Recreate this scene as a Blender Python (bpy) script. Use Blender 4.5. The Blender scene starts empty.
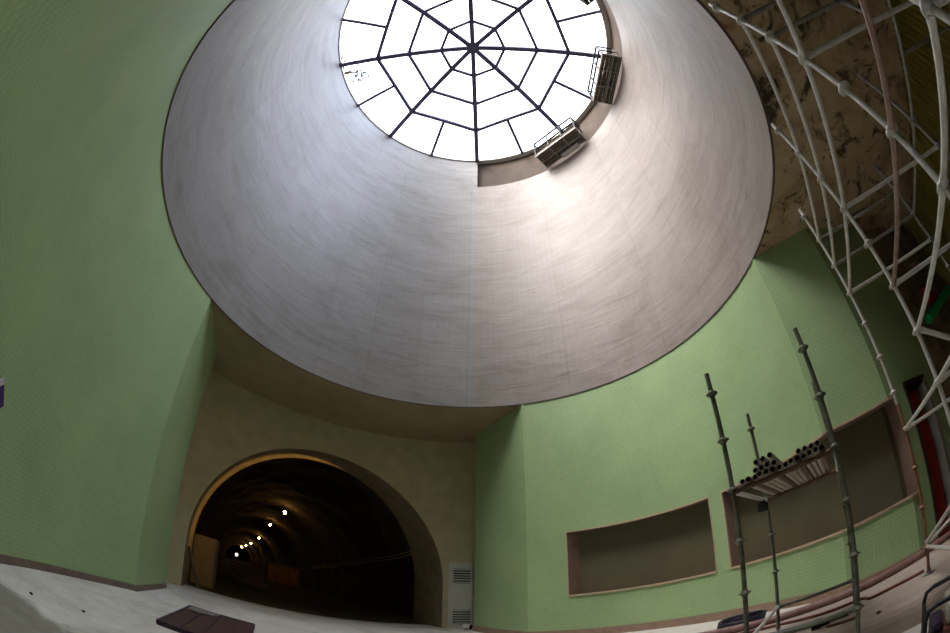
import bpy, math, random
from mathutils import Vector, Matrix
random.seed(7)
PI = math.pi
R_ = math.radians
EYE = 1.56                     # eye height above the hall floor
SC = bpy.context.scene
COL = SC.collection

# ------------------------------------------------------------------ layout
CX, CY, RS = -0.267, 6.183, 6.618        # the shaft: centre and radius
CZ = EYE + 6.0                           # hall ceiling = lower rim of the shaft
RW = RS + 0.022                          # tiled walls stand just outside the rim
R2 = 10.02                               # concrete wall round the tunnel mouth
RV = Vector((0.856, 0.517)); UV_ = Vector((-0.517, 0.856))   # across / along the tunnel


def cpt(ang, r=RW):
    a = R_(ang)
    return (CX + r * math.cos(a), CY + r * math.sin(a))


def floor_z(x, y):
    t = min(1, max(0, (-3 - x) / 3))
    t = t * t * (3 - 2 * t)
    return -0.033 * max(0, 7.0 - y) * t


def polar(az, d):
    a = R_(az)
    return (d * math.sin(a), d * math.cos(a))


# ------------------------------------------------------------------ materials
def lin(c):
    def f(v):
        v /= 255.0
        return v / 12.92 if v <= 0.04045 else ((v + 0.055) / 1.055) ** 2.4
    return (f(c[0]), f(c[1]), f(c[2]), 1.0)


class NT:
    def __init__(self, name):
        self.m = bpy.data.materials.new(name)
        self.m.use_nodes = True
        self.t = self.m.node_tree
        self.t.nodes.clear()
        self.out = self.n('ShaderNodeOutputMaterial')
        self.b = self.n('ShaderNodeBsdfPrincipled')
        self.l(self.b.outputs[0], self.out.inputs[0])

    def n(self, t, **k):
        o = self.t.nodes.new(t)
        for a, b in k.items():
            setattr(o, a, b)
        return o

    def l(self, a, b):
        self.t.links.new(a, b)

    def noise(self, scale, detail=4, rough=0.55, vec=None, dist=0.0):
        o = self.n('ShaderNodeTexNoise')
        o.inputs['Scale'].default_value = scale
        o.inputs['Detail'].default_value = detail
        o.inputs['Roughness'].default_value = rough
        o.inputs['Distortion'].default_value = dist
        if vec is not None:
            self.l(vec, o.inputs['Vector'])
        return o.outputs['Fac']

    def coord(self, scale=(1, 1, 1), kind='Object'):
        tc = self.n('ShaderNodeTexCoord')
        mp = self.n('ShaderNodeMapping')
        mp.inputs['Scale'].default_value = scale
        self.l(tc.outputs[kind], mp.inputs['Vector'])
        return mp.outputs[0]

    def ramp(self, fac, stops):
        r = self.n('ShaderNodeValToRGB')
        e = r.color_ramp.elements
        while len(e) < len(stops):
            e.new(0.5)
        for i, (p, c) in enumerate(stops):
            e[i].position = p
            e[i].color = c
        self.l(fac, r.inputs[0])
        return r.outputs['Color']

    def mix(self, fac, a, b, mode='MIX'):
        o = self.n('ShaderNodeMix', data_type='RGBA', blend_type=mode)
        for sock, v in ((o.inputs[0], fac), (o.inputs[6], a), (o.inputs[7], b)):
            if hasattr(v, 'is_linked'):
                self.l(v, sock)
            else:
                sock.default_value = v
        return o.outputs[2]

    def bump(self, h, strength=0.3, dist=0.02):
        o = self.n('ShaderNodeBump')
        o.inputs['Strength'].default_value = strength
        o.inputs['Distance'].default_value = dist
        self.l(h, o.inputs['Height'])
        self.l(o.outputs[0], self.b.inputs['Normal'])

    def base(self, v):
        if hasattr(v, 'is_linked'):
            self.l(v, self.b.inputs['Base Color'])
        else:
            self.b.inputs['Base Color'].default_value = v
        return self

    def pr(self, rough=0.6, metal=0.0, spec=0.5):
        self.b.inputs['Roughness'].default_value = rough
        self.b.inputs['Metallic'].default_value = metal
        self.b.inputs['Specular IOR Level'].default_value = spec
        return self


M = {}


def simple(name, c1, c2=None, scale=6, rough=0.6, metal=0.0, bump=0.0, stretch=(1, 1, 1), spec=0.4):
    k = NT(name)
    if c2 is None:
        c2 = tuple(max(0, v * 0.8) for v in c1)
    v = k.coord(stretch)
    f = k.noise(scale, 5, 0.6, v)
    k.base(k.ramp(f, [(0.3, lin(c2)), (0.7, lin(c1))])).pr(rough, metal, spec)
    if bump:
        k.bump(k.noise(scale * 5, 3, 0.6, v), bump, 0.01)
    M[name] = k.m
    return k.m


# green glass mosaic
def green_tile(name, ca, cb, joint):
    k = NT(name)
    uv = k.coord(kind='UV')
    br = k.n('ShaderNodeTexBrick')
    br.offset = 0.0
    br.squash = 1.0
    br.inputs['Scale'].default_value = 1.0
    br.inputs['Brick Width'].default_value = 0.078
    br.inputs['Row Height'].default_value = 0.078
    br.inputs['Mortar Size'].default_value = 0.0065
    br.inputs['Mortar Smooth'].default_value = 0.3
    br.inputs['Color1'].default_value = lin(ca)
    br.inputs['Color2'].default_value = lin(cb)
    br.inputs['Mortar'].default_value = lin(joint)
    k.l(uv, br.inputs['Vector'])
    big = k.noise(0.7, 5, 0.6, k.coord())
    shade = k.ramp(big, [(0.3, (0.86, 0.88, 0.86, 1)), (0.7, (1.05, 1.04, 1.0, 1))])
    k.base(k.mix(1.0, br.outputs['Color'], shade, 'MULTIPLY')).pr(0.42, 0, 0.4)
    inv = k.n('ShaderNodeMath', operation='SUBTRACT')
    inv.inputs[0].default_value = 1.0
    k.l(br.outputs['Fac'], inv.inputs[1])
    k.bump(inv.outputs[0], 0.35, 0.004)
    M[name] = k.m
    return k.m


green_tile('green_mosaic', (166, 189, 143), (160, 184, 138), (146, 171, 127))


# plastered shaft: seams of lifts, streaks
def shaft_mat(name, c_hi, c_lo):
    k = NT(name)
    uv = k.coord((1, 1, 1), 'UV')
    streak = k.noise(1.0, 6, 0.65, k.coord((0.35, 2.2, 1), 'UV'), 1.2)
    fine = k.noise(3.0, 5, 0.7, uv, 0.6)
    col = k.ramp(streak, [(0.28, lin(c_lo)), (0.5, lin(c_hi)), (0.8, lin(tuple(min(255, v + 6) for v in c_hi)))])
    col = k.mix(0.28, col, k.ramp(fine, [(0.3, lin(c_lo)), (0.6, lin(c_hi))]))
    br = k.n('ShaderNodeTexBrick')
    br.offset = 0.0
    br.inputs['Scale'].default_value = 1.0
    br.inputs['Brick Width'].default_value = 1.73
    br.inputs['Row Height'].default_value = 4.1
    br.inputs['Mortar Size'].default_value = 0.04
    br.inputs['Mortar Smooth'].default_value = 1.0
    br.inputs['Color1'].default_value = (1, 1, 1, 1)
    br.inputs['Color2'].default_value = (0.92, 0.91, 0.90, 1)
    br.inputs['Mortar'].default_value = (0.86, 0.84, 0.82, 1)
    k.l(uv, br.inputs['Vector'])
    col = k.mix(1.0, col, br.outputs['Color'], 'MULTIPLY')
    # thin dark trowel marks
    tm = k.noise(1.6, 8, 0.75, k.coord((0.25, 1.4, 1), 'UV'), 2.5)
    mk = k.ramp(tm, [(0.585, (1, 1, 1, 1)), (0.63, (0.8, 0.77, 0.73, 1)), (0.69, (1, 1, 1, 1))])
    col = k.mix(1.0, col, mk, 'MULTIPLY')
    patch = k.noise(0.42, 6, 0.62, k.coord((0.7, 1.2, 1), 'UV'), 1.5)
    col = k.mix(1.0, col, k.ramp(patch, [(0.32, (0.80, 0.78, 0.76, 1)), (0.5, (0.97, 0.97, 0.97, 1)), (0.7, (1.08, 1.08, 1.08, 1))]), 'MULTIPLY')
    k.base(col).pr(0.5, 0, 0.35)
    k.bump(streak, 0.35, 0.04)
    M[name] = k.m


shaft_mat('shaft_plaster_grey', (146, 142, 141), (126, 122, 120))
shaft_mat('shaft_plaster_warm', (149, 138, 132), (129, 119, 113))

simple('tunnel_wall_plaster', (188, 174, 142), (172, 158, 126), 2.0, 0.85, 0, 0.25)
simple('soffit_plaster', (162, 144, 114), (146, 128, 100), 1.4, 0.85, 0, 0.15)
simple('band_brown', (88, 72, 60), (70, 56, 46), 1.5, 0.85, 0, 0.2)
simple('shadow_gap', (104, 86, 84), (92, 76, 74), 4, 0.8)
simple('baseboard_grey', (128, 112, 100), (108, 94, 84), 5, 0.7, 0, 0.1)
simple('baseboard_pink', (158, 132, 114), (136, 110, 94), 5, 0.7, 0, 0.1)
simple('reveal_pink', (132, 108, 96), (118, 94, 82), 3, 0.8)
simple('sill_stone', (196, 172, 146), (176, 150, 124), 8, 0.5)
simple('dark_board', (100, 92, 70), (88, 80, 60), 0.8, 0.7)
simple('portal_concrete', (138, 120, 96), (112, 96, 74), 2.5, 0.85, 0, 0.3)
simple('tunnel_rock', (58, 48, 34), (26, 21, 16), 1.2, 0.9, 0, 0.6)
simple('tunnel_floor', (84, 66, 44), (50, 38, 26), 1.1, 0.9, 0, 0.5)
simple('galvanised', (226, 220, 216), (196, 190, 186), 14, 0.42, 0.15, 0.05)
simple('tube_brown', (168, 148, 138), (138, 104, 90), 9, 0.5, 0.35, 0.05)
simple('rusty_tube', (170, 122, 96), (132, 84, 62), 10, 0.55, 0.3, 0.1)
simple('dark_green_steel', (126, 126, 112), (96, 98, 86), 12, 0.5, 0.4, 0.05)
simple('rail_steel', (66, 64, 62), (52, 50, 48), 10, 0.6, 0.2)
simple('dull_steel', (150, 144, 138), (116, 110, 106), 10, 0.5, 0.2)
simple('pipe_grey', (198, 188, 174), (150, 140, 126), 9, 0.5, 0.4, 0.05)
simple('pipe_brown', (120, 92, 70), (84, 62, 46), 9, 0.6, 0.3, 0.05)
simple('pipe_bore', (14, 12, 10), None, 5, 0.9)
simple('pipe_pink', (158, 122, 116), (122, 90, 84), 8, 0.55, 0.1, 0.05)
simple('pipe_red', (132, 72, 60), (98, 50, 42), 8, 0.6, 0.1)
simple('pipe_blue', (104, 104, 118), (74, 74, 88), 8, 0.5, 0.2)
simple('skylight_frame', (96, 90, 124), (84, 78, 110), 4, 0.45, 0.3)
simple('deck_board', (92, 80, 66), (70, 60, 48), 5, 0.8, 0, 0.1, (1, 6, 1))
simple('white_paint', (214, 210, 202), (196, 192, 184), 6, 0.5)
simple('vent_paint', (194, 193, 184), (180, 179, 170), 3, 0.5)
simple('vent_slot', (62, 60, 56), None, 6, 0.7)
simple('door_red', (142, 26, 18), (112, 16, 10), 3, 0.45)
simple('door_dark', (52, 34, 26), None, 4, 0.6)
simple('door_jamb_grey', (138, 134, 126), (122, 118, 110), 3, 0.7)
simple('plywood', (186, 150, 100), (156, 122, 80), 3, 0.75, 0, 0.1, (1, 1, 5))
simple('old_wood', (134, 118, 96), (104, 90, 72), 5, 0.8, 0, 0.15, (1, 1, 6))
simple('form_panel', (80, 56, 50), (58, 38, 36), 3, 0.62, 0, 0.2, (1, 5, 1))
simple('panel_edge', (66, 44, 62), (50, 34, 48), 4, 0.6)
simple('panel_worn', (128, 116, 112), (104, 92, 90), 5, 0.7)
simple('hose_blue', (40, 34, 62), (28, 24, 44), 6, 0.45)
simple('basin_green', (70, 76, 58), (52, 56, 44), 4, 0.6)
simple('gen_frame', (44, 42, 48), (32, 30, 36), 6, 0.45, 0.3)
simple('gen_engine', (66, 50, 78), (44, 34, 54), 6, 0.5, 0.1)
simple('gen_tank', (188, 180, 164), (166, 158, 142), 5, 0.45)
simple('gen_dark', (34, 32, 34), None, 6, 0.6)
simple('cable_grey', (150, 140, 120), (120, 110, 92), 6, 0.6)
simple('masonry', (160, 138, 112), (98, 80, 60), 1.6, 0.9, 0, 0.7)
simple('green_pipe', (24, 176, 92), (18, 150, 76), 5, 0.5)
simple('red_box', (170, 28, 30), (140, 20, 22), 5, 0.5)
simple('item_purple', (74, 46, 120), (60, 38, 100), 5, 0.5)
simple('item_white', (214, 214, 218), None, 5, 0.5)
simple('stone_dark', (70, 62, 54), (48, 42, 36), 9, 0.9, 0, 0.3)
simple('ground_outside', (120, 116, 100), (90, 88, 74), 1, 0.9)
simple('bark', (96, 84, 70), (66, 58, 48), 6, 0.9)
simple('platform_concrete', (196, 180, 168), (170, 152, 140), 2.0, 0.75, 0, 0.15)


def floor_material():
    k = NT('floor_concrete')
    o = k.coord()
    f1 = k.noise(0.55, 7, 0.62, o, 0.8)
    col = k.ramp(f1, [(0.25, lin((166, 158, 150))), (0.45, lin((206, 199, 190))), (0.62, lin((226, 220, 212))), (0.8, lin((194, 186, 178)))])
    f2 = k.noise(5, 6, 0.7, o)
    col = k.mix(0.3, col, k.ramp(f2, [(0.3, lin((146, 138, 130))), (0.65, lin((222, 216, 208)))]))
    # the worn, unpainted patch by the left wall has a shape of its own
    dd = k.n('ShaderNodeVectorMath', operation='DISTANCE')
    k.l(o, dd.inputs[0])
    dd.inputs[1].default_value = (-4.1, 0.6, 0)
    ad = k.n('ShaderNodeMath', operation='MULTIPLY_ADD')
    k.l(f1, ad.inputs[0])
    ad.inputs[1].default_value = 1.4
    k.l(dd.outputs['Value'], ad.inputs[2])
    st = k.ramp(ad.outputs[0], [(0.0, (0, 0, 0, 1)), (1.0, (1, 1, 1, 1))])
    mr = k.n('ShaderNodeMapRange')
    k.l(ad.outputs[0], mr.inputs['Value'])
    mr.inputs['From Min'].default_value = 3.1
    mr.inputs['From Max'].default_value = 3.35
    mr.inputs['To Min'].default_value = 0.85
    mr.inputs['To Max'].default_value = 0.0
    col = k.mix(mr.outputs[0], col, k.ramp(f2, [(0.3, lin((112, 106, 96))), (0.7, lin((140, 132, 120)))]))
    k.base(col).pr(0.55, 0, 0.4)
    k.bump(f2, 0.12, 0.01)
    M['floor_concrete'] = k.m


floor_material()


def old_ceiling_material():
    k = NT('old_ceiling')
    o = k.coord()
    a = k.noise(0.6, 7, 0.68, o, 0.8)
    col = k.ramp(a, [(0.28, lin((112, 90, 72))), (0.48, lin((184, 160, 130))), (0.7, lin((206, 186, 154)))])
    b = k.noise(1.6, 8, 0.72, o, 1.2)
    col = k.mix(k.ramp(b, [(0.53, (0, 0, 0, 1)), (0.62, (0.9, 0.9, 0.9, 1))]), col, lin((44, 34, 26)))
    c = k.noise(1.1, 6, 0.7, k.coord((1, 1, 3)), 1.5)
    col = k.mix(k.ramp(c, [(0.6, (0, 0, 0, 1)), (0.72, (0.8, 0.8, 0.8, 1))]), col, lin((150, 92, 40)))
    k.base(col).pr(0.85, 0, 0.2)
    k.bump(b, 0.5, 0.04)
    M['old_ceiling'] = k.m


old_ceiling_material()


def hoarding_material():
    k = NT('corrugated_sheet')
    w = k.n('ShaderNodeTexWave', wave_type='BANDS', bands_direction='X', wave_profile='SIN')
    w.inputs['Scale'].default_value = 1.0
    k.l(k.coord((1.2, 1, 1), 'UV'), w.inputs['Vector'])
    n = k.noise(2, 5, 0.6, k.coord())
    col = k.mix(n, lin((158, 142, 68)), lin((116, 102, 54)))
    k.base(col).pr(0.6, 0.1, 0.3)
    M['corrugated_sheet'] = k.m


hoarding_material()


def glass_material():
    m = bpy.data.materials.new('skylight_glass')
    m.use_nodes = True
    t = m.node_tree
    t.nodes.clear()
    out = t.nodes.new('ShaderNodeOutputMaterial')
    tr = t.nodes.new('ShaderNodeBsdfTransparent')
    tr.inputs[0].default_value = (0.95, 0.97, 0.98, 1)
    gl = t.nodes.new('ShaderNodeBsdfGlossy')
    gl.inputs['Roughness'].default_value = 0.03
    fr = t.nodes.new('ShaderNodeFresnel')
    fr.inputs['IOR'].default_value = 1.3
    mx = t.nodes.new('ShaderNodeMixShader')
    t.links.new(fr.outputs[0], mx.inputs[0])
    t.links.new(tr.outputs[0], mx.inputs[1])
    t.links.new(gl.outputs[0], mx.inputs[2])
    t.links.new(mx.outputs[0], out.inputs[0])
    M['skylight_glass'] = m


glass_material()


def leaf_material():
    k = NT('leaf')
    k.base(k.ramp(k.noise(4, 3), [(0.3, lin((60, 72, 76))), (0.7, lin((80, 92, 96)))])).pr(0.5)
    k.b.inputs['Transmission Weight'].default_value = 0.0
    td = k.n('ShaderNodeBsdfTranslucent')
    td.inputs[0].default_value = lin((70, 84, 88))
    mx = k.n('ShaderNodeMixShader')
    mx.inputs[0].default_value = 0.5
    k.l(k.b.outputs[0], mx.inputs[1])
    k.l(td.outputs[0], mx.inputs[2])
    k.l(mx.outputs[0], k.out.inputs[0])
    M['leaf'] = k.m


leaf_material()


def emis(name, color, strength):
    m = bpy.data.materials.new(name)
    m.use_nodes = True
    t = m.node_tree
    t.nodes.clear()
    out = t.nodes.new('ShaderNodeOutputMaterial')
    e = t.nodes.new('ShaderNodeEmission')
    e.inputs[0].default_value = color
    e.inputs[1].default_value = strength
    t.links.new(e.outputs[0], out.inputs[0])
    M[name] = m


LAMP = 85.0
emis('lamp_amber', (1.0, 0.50, 0.12, 1), LAMP)
emis('lamp_white', (1.0, 0.85, 0.6, 1), 6.0)


# ------------------------------------------------------------------ mesh tools
class MB:
    def __init__(self):
        self.v, self.f, self.uv, self.mi, self.sm = [], [], [], [], []

    def face(self, pts, uvs=None, mi=0, smooth=False):
        i = len(self.v)
        self.v += [tuple(p) for p in pts]
        self.f.append(tuple(range(i, i + len(pts))))
        self.uv.append(uvs)
        self.mi.append(mi)
        self.sm.append(smooth)

    def idx(self, verts, faces, mi=0, smooth=False, uvs=None):
        i = len(self.v)
        self.v += [tuple(p) for p in verts]
        for q, f in enumerate(faces):
            self.f.append(tuple(i + a for a in f))
            self.uv.append(uvs[q] if uvs else None)
            self.mi.append(mi)
            self.sm.append(smooth)

    def box(self, c, s, rz=0.0, mi=0, mat=None):
        hx, hy, hz = s[0] / 2, s[1] / 2, s[2] / 2
        rot = mat if mat is not None else Matrix.Rotation(rz, 3, 'Z')
        P = [Vector(c) + rot @ Vector((x, y, z)) for x in (-hx, hx) for y in (-hy, hy) for z in (-hz, hz)]
        self.idx(P, [(0, 1, 3, 2), (4, 6, 7, 5), (0, 4, 5, 1), (2, 3, 7, 6), (0, 2, 6, 4), (1, 5, 7, 3)], mi)

    def tube(self, p0, p1, r, n=12, r1=None, caps=True, mi=0, bore=None, cap_mi=None):
        p0, p1 = Vector(p0), Vector(p1)
        r1 = r if r1 is None else r1
        d = (p1 - p0).normalized()
        a = Vector((0, 0, 1)) if abs(d.z) < 0.9 else Vector((1, 0, 0))
        x = d.cross(a).normalized()
        y = d.cross(x)
        V = []
        for p, rr in ((p0, r), (p1, r1)):
            for i in range(n):
                t = 2 * PI * i / n
                V.append(p + x * (rr * math.cos(t)) + y * (rr * math.sin(t)))
        self.idx(V, [(i, (i + 1) % n, n + (i + 1) % n, n + i) for i in range(n)], mi, True)
        if caps:
            if bore is None:
                self.idx(V, [tuple(range(n))[::-1], tuple(range(n, 2 * n))], mi)
            else:
                for e, p, s in ((0, p0, 1), (1, p1, -1)):
                    ring = []
                    for i in range(n):
                        t = 2 * PI * i / n
                        ring.append(p + x * (bore * math.cos(t)) + y * (bore * math.sin(t)))
                    o = V[e * n:(e + 1) * n]
                    inn = [q + d * s * 0.06 for q in ring]
                    self.idx(o + ring + inn, [(i, (i + 1) % n, n + (i + 1) % n, n + i) for i in range(n)], mi)
                    self.idx(ring + inn, [(i, (i + 1) % n, n + (i + 1) % n, n + i) for i in range(n)] + [tuple(range(n, 2 * n))],
                             mi if cap_mi is None else cap_mi)

    def poly_tube(self, pts, r, n=10, mi=0, closed=False):
        P = [Vector(p) for p in pts]
        m = len(P)
        V = []
        prev = None
        for i in range(m):
            if closed:
                d = (P[(i + 1) % m] - P[i - 1]).normalized()
            else:
                d = (P[min(i + 1, m - 1)] - P[max(i - 1, 0)]).normalized()
            if prev is None:
                a = Vector((0, 0, 1)) if abs(d.z) < 0.9 else Vector((1, 0, 0))
                x = d.cross(a).normalized()
            else:
                x = (prev - d * prev.dot(d)).normalized()
            prev = x
            y = d.cross(x)
            for k in range(n):
                t = 2 * PI * k / n
                V.append(P[i] + x * (r * math.cos(t)) + y * (r * math.sin(t)))
        F = []
        for i in range(m if closed else m - 1):
            j = (i + 1) % m
            for k in range(n):
                F.append((i * n + k, i * n + (k + 1) % n, j * n + (k + 1) % n, j * n + k))
        self.idx(V, F, mi, True)
        if not closed:
            self.idx(V[:n], [tuple(range(n))], mi)
            self.idx(V[-n:], [tuple(range(n))], mi)

    def lathe(self, c, prof, n=24, mi=0, smooth=True):
        V = []
        for (r, z) in prof:
            for i in range(n):
                t = 2 * PI * i / n
                V.append((c[0] + r * math.cos(t), c[1] + r * math.sin(t), c[2] + z))
        F = []
        for j in range(len(prof) - 1):
            for i in range(n):
                F.append((j * n + i, j * n + (i + 1) % n, (j + 1) * n + (i + 1) % n, (j + 1) * n + i))
        self.idx(V, F, mi, smooth)

    def build(self, name, mats, parent=None, kind=None, bevel=0.0):
        if not isinstance(mats, (list, tuple)):
            mats = [mats]
        me = bpy.data.meshes.new(name)
        # keep things near their own origin
        if parent is None and kind is None and self.v:
            xs = [p[0] for p in self.v]; ys = [p[1] for p in self.v]; zs = [p[2] for p in self.v]
            org = Vector(((min(xs) + max(xs)) / 2, (min(ys) + max(ys)) / 2, min(zs)))
        else:
            org = Vector((0, 0, 0))
            if parent is not None:
                q = parent
                while q is not None:
                    org += q.location
                    q = q.parent
        me.from_pydata([tuple(Vector(p) - org) for p in self.v], [], self.f)
        for m in mats:
            me.materials.append(M[m])
        lay = me.uv_layers.new(name='UVMap')
        k = 0
        for i, f in enumerate(self.f):
            me.polygons[i].material_index = self.mi[i]
            me.polygons[i].use_smooth = self.sm[i]
            for q in range(len(f)):
                if self.uv[i] is not None:
                    lay.data[k].uv = self.uv[i][q]
                k += 1
        o = bpy.data.objects.new(name, me)
        COL.objects.link(o)
        if parent is not None:
            o.parent = parent
        else:
            o.location = org
        if kind:
            o['kind'] = kind
        if bevel:
            import bmesh
            bm = bmesh.new()
            bm.from_mesh(me)
            bmesh.ops.remove_doubles(bm, verts=bm.verts, dist=1e-5)
            bm.to_mesh(me)
            bm.free()
            b = o.modifiers.new('bevel', 'BEVEL')
            b.width = bevel
            b.segments = 2
        return o


def thing(name, label, cat, loc=(0, 0, 0), group=None):
    o = bpy.data.objects.new(name, None)
    o.location = loc
    o.empty_display_size = 0.2
    COL.objects.link(o)
    return tag(o, label, cat, group)


def tag(o, label, cat, group=None):
    o['label'] = label
    o['category'] = cat
    if group:
        o['group'] = group
    return o


# ------------------------------------------------------------------ setting: floor
mb = MB()
xs = [-30, -20, -12] + [-10 + 0.5 * i for i in range(41)] + [12, 16]
ys = [-9, -6, -3] + [-1 + 0.5 * i for i in range(41)]
for i in range(len(xs) - 1):
    for j in range(len(ys) - 1):
        q = [(xs[i], ys[j]), (xs[i + 1], ys[j]), (xs[i + 1], ys[j + 1]), (xs[i], ys[j + 1])]
        mb.face([(x, y, floor_z(x, y)) for x, y in q])
mb.build('floor', 'floor_concrete', kind='structure')


# ------------------------------------------------------------------ setting: walls along a path
def arc_path(a0, a1, r=RW, step=1.0):
    n = max(1, int(abs(a1 - a0) / step))
    return [cpt(a0 + (a1 - a0) * i / n, r) for i in range(n + 1)]


def offset_path(P, d):
    """Shift a plan path to its left by d, mitred."""
    out = []
    n = len(P)
    for i in range(n):
        a = Vector(P[i]) - Vector(P[i - 1]) if i > 0 else Vector(P[1]) - Vector(P[0])
        b = Vector(P[i + 1]) - Vector(P[i]) if i < n - 1 else Vector(P[-1]) - Vector(P[-2])
        a.normalize(); b.normalize()
        na, nb = Vector((-a.y, a.x)), Vector((-b.y, b.x))
        m = na + nb
        m.normalize()
        k = max(0.3, m.dot(na))
        out.append((P[i][0] + m.x * d / k, P[i][1] + m.y * d / k))
    return out


def cum(P):
    s = [0]
    for a, b in zip(P, P[1:]):
        s.append(s[-1] + math.hypot(b[0] - a[0], b[1] - a[1]))
    return s


def path_box(mbx, P, d0, d1, z0, z1, mi=0, floor_follow=False):
    A, B = offset_path(P, d0), offset_path(P, d1)
    for i in range(len(P) - 1):
        za = [z0, z0]
        if floor_follow:
            za = [floor_z(*P[i]) + z0, floor_z(*P[i + 1]) + z0]
        q = [(A[i], A[i + 1]), (B[i], B[i + 1])]
        def pt(p, z): return (p[0], p[1], z)
        mbx.face([pt(B[i], za[0]), pt(B[i + 1], za[1]), pt(B[i + 1], z1), pt(B[i], z1)], mi=mi)
        mbx.face([pt(A[i], za[0]), pt(A[i + 1], za[1]), pt(A[i + 1], z1), pt(A[i], z1)], mi=mi)
        mbx.face([pt(A[i], z1), pt(A[i + 1], z1), pt(B[i + 1], z1), pt(B[i], z1)], mi=mi)
        mbx.face([pt(A[i], za[0]), pt(A[i + 1], za[1]), pt(B[i + 1], za[1]), pt(B[i], za[0])], mi=mi)
    for i in (0, len(P) - 1):
        mbx.face([(A[i][0], A[i][1], z0 if not floor_follow else floor_z(*P[i]) + z0), (B[i][0], B[i][1], z0 if not floor_follow else floor_z(*P[i]) + z0),
                  (B[i][0], B[i][1], z1), (A[i][0], A[i][1], z1)], mi=mi)


PR_R = (1.555, 12.55)                     # right pier, near corner
PR_L = (0.085, 15.3)                      # right pier, far corner
DD = (6.32, 5.57)
EE = (7.42, 4.46)
EDIR = Vector((0.9776, -0.2106))


def eline(s):
    return (EE[0] + EDIR.x * s, EE[1] + EDIR.y * s)


A_W1a, A_W1b, A_W2a = 64.04, 27.15, 23.66
SILL, HEAD = EYE - 0.275, EYE + 1.645
# right wall runs from the tunnel mouth to the right; its outside is on the path's left
seg = []
seg += [((0.42, 16.5), 0), (PR_L, 0), (PR_R, 0)]
p0 = arc_path(74.14, A_W1a)
seg += [(p, 0) for p in p0[1:-1]]
p1 = arc_path(A_W1a, A_W1b)
seg += [(p, 1) for p in p1[:-1]]
p2 = arc_path(A_W1b, A_W2a)
seg += [(p, 0) for p in p2[:-1]]
p3 = arc_path(A_W2a, -5.0)
seg += [(p, 2) for p in p3[:-1]]
S_WEND = 0.27
S_D0, S_D1 = 0.64, 1.40
S_GREEN = 1.85
seg += [(DD, 2), (EE, 2), (eline(S_WEND), 0), (eline(S_D0), 3), (eline(S_D1), 0), (eline(S_GREEN), 0)]
RP = [s[0] for s in seg]
RK = [s[1] for s in seg]
RS_CUM = cum(RP)
DOOR_H = EYE + 1.77
mb = MB()
for i in range(len(RP) - 1):
    a, b = RP[i], RP[i + 1]
    spans = [(0, CZ)]
    if RK[i] in (1, 2):
        spans = [(0, SILL), (HEAD, CZ)]
    if RK[i] == 3:
        spans = [(DOOR_H, CZ)]
    for z0, z1 in spans:
        mb.face([(a[0], a[1], z0), (b[0], b[1], z0), (b[0], b[1], z1), (a[0], a[1], z1)],
                [(RS_CUM[i], z0), (RS_CUM[i + 1], z0), (RS_CUM[i + 1], z1), (RS_CUM[i], z1)])
mb.build('wall_right', 'green_mosaic', kind='structure')

# windows: deep plain openings closed by a dark board, thin stone edge
OFF = 0.42
RO = offset_path(RP, OFF)
for wn, kind in ((1, 1), (2, 2)):
    ids = [i for i in range(len(RP) - 1) if RK[i] == kind]
    i0, i1 = ids[0], ids[-1] + 1
    P = RP[i0:i1 + 1]
    PF = list(P)
    Q = list(RO[i0:i1 + 1])
    tq = Vector((Q[1][0] - Q[0][0], Q[1][1] - Q[0][1])).normalized()
    shf = 0.27 if wn == 1 else 0.14
    Q[0] = (Q[0][0] + tq.x * shf, Q[0][1] + tq.y * shf)
    while (Vector(Q[1]) - Vector(Q[0])).dot(tq) < 0.02:
        del Q[1]; P = [P[0]] + P[2:]
    rev = MB()
    back = MB()
    for i in range(len(P) - 1):
        for z in (SILL, HEAD):
            rev.face([(P[i][0], P[i][1], z), (P[i + 1][0], P[i + 1][1], z), (Q[i + 1][0], Q[i + 1][1], z), (Q[i][0], Q[i][1], z)])
        back.face([(Q[i][0], Q[i][1], SILL), (Q[i + 1][0], Q[i + 1][1], SILL), (Q[i + 1][0], Q[i + 1][1], HEAD), (Q[i][0], Q[i][1], HEAD)])
    for i in (0, len(P) - 1):
        rev.face([(P[i][0], P[i][1], SILL), (Q[i][0], Q[i][1], SILL), (Q[i][0], Q[i][1], HEAD), (P[i][0], P[i][1], HEAD)])
    w = rev.build('window_%d' % wn, 'reveal_pink', kind='structure')
    back.build('back_board', 'dark_board', w)
    fr = MB()
    P = PF
    path_box(fr, P, 0.10, -0.035, SILL - 0.035, SILL + 0.012)
    fr.build('sill', 'sill_stone', w)
    fr = MB()
    path_box(fr, P, 0.06, -0.012, HEAD - 0.012, HEAD + 0.03)
    for i in (0, len(P) - 1):
        j = 1 if i == 0 else len(P) - 2
        t = Vector((P[j][0] - P[i][0], P[j][1] - P[i][1])).normalized()
        nrm = Vector((-t.y, t.x)) * (1 if i == 0 else -1)
        c = Vector(P[i]) + nrm * 0.025
        fr.box((c.x, c.y, (SILL + HEAD) / 2), (0.03, 0.075, HEAD - SILL), math.atan2(t.y, t.x))
    fr.build('frame', 'sill_stone', w)

# baseboard under the right wall
mb = MB()
k0 = 1
k1 = [i for i in range(len(RP)) if RK[i] == 3][0]
path_box(mb, RP[k0:k1 + 1], 0.0, -0.04, 0.0, 0.215)
mb.build('baseboard_right', 'baseboard_pink', kind='structure')

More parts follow.
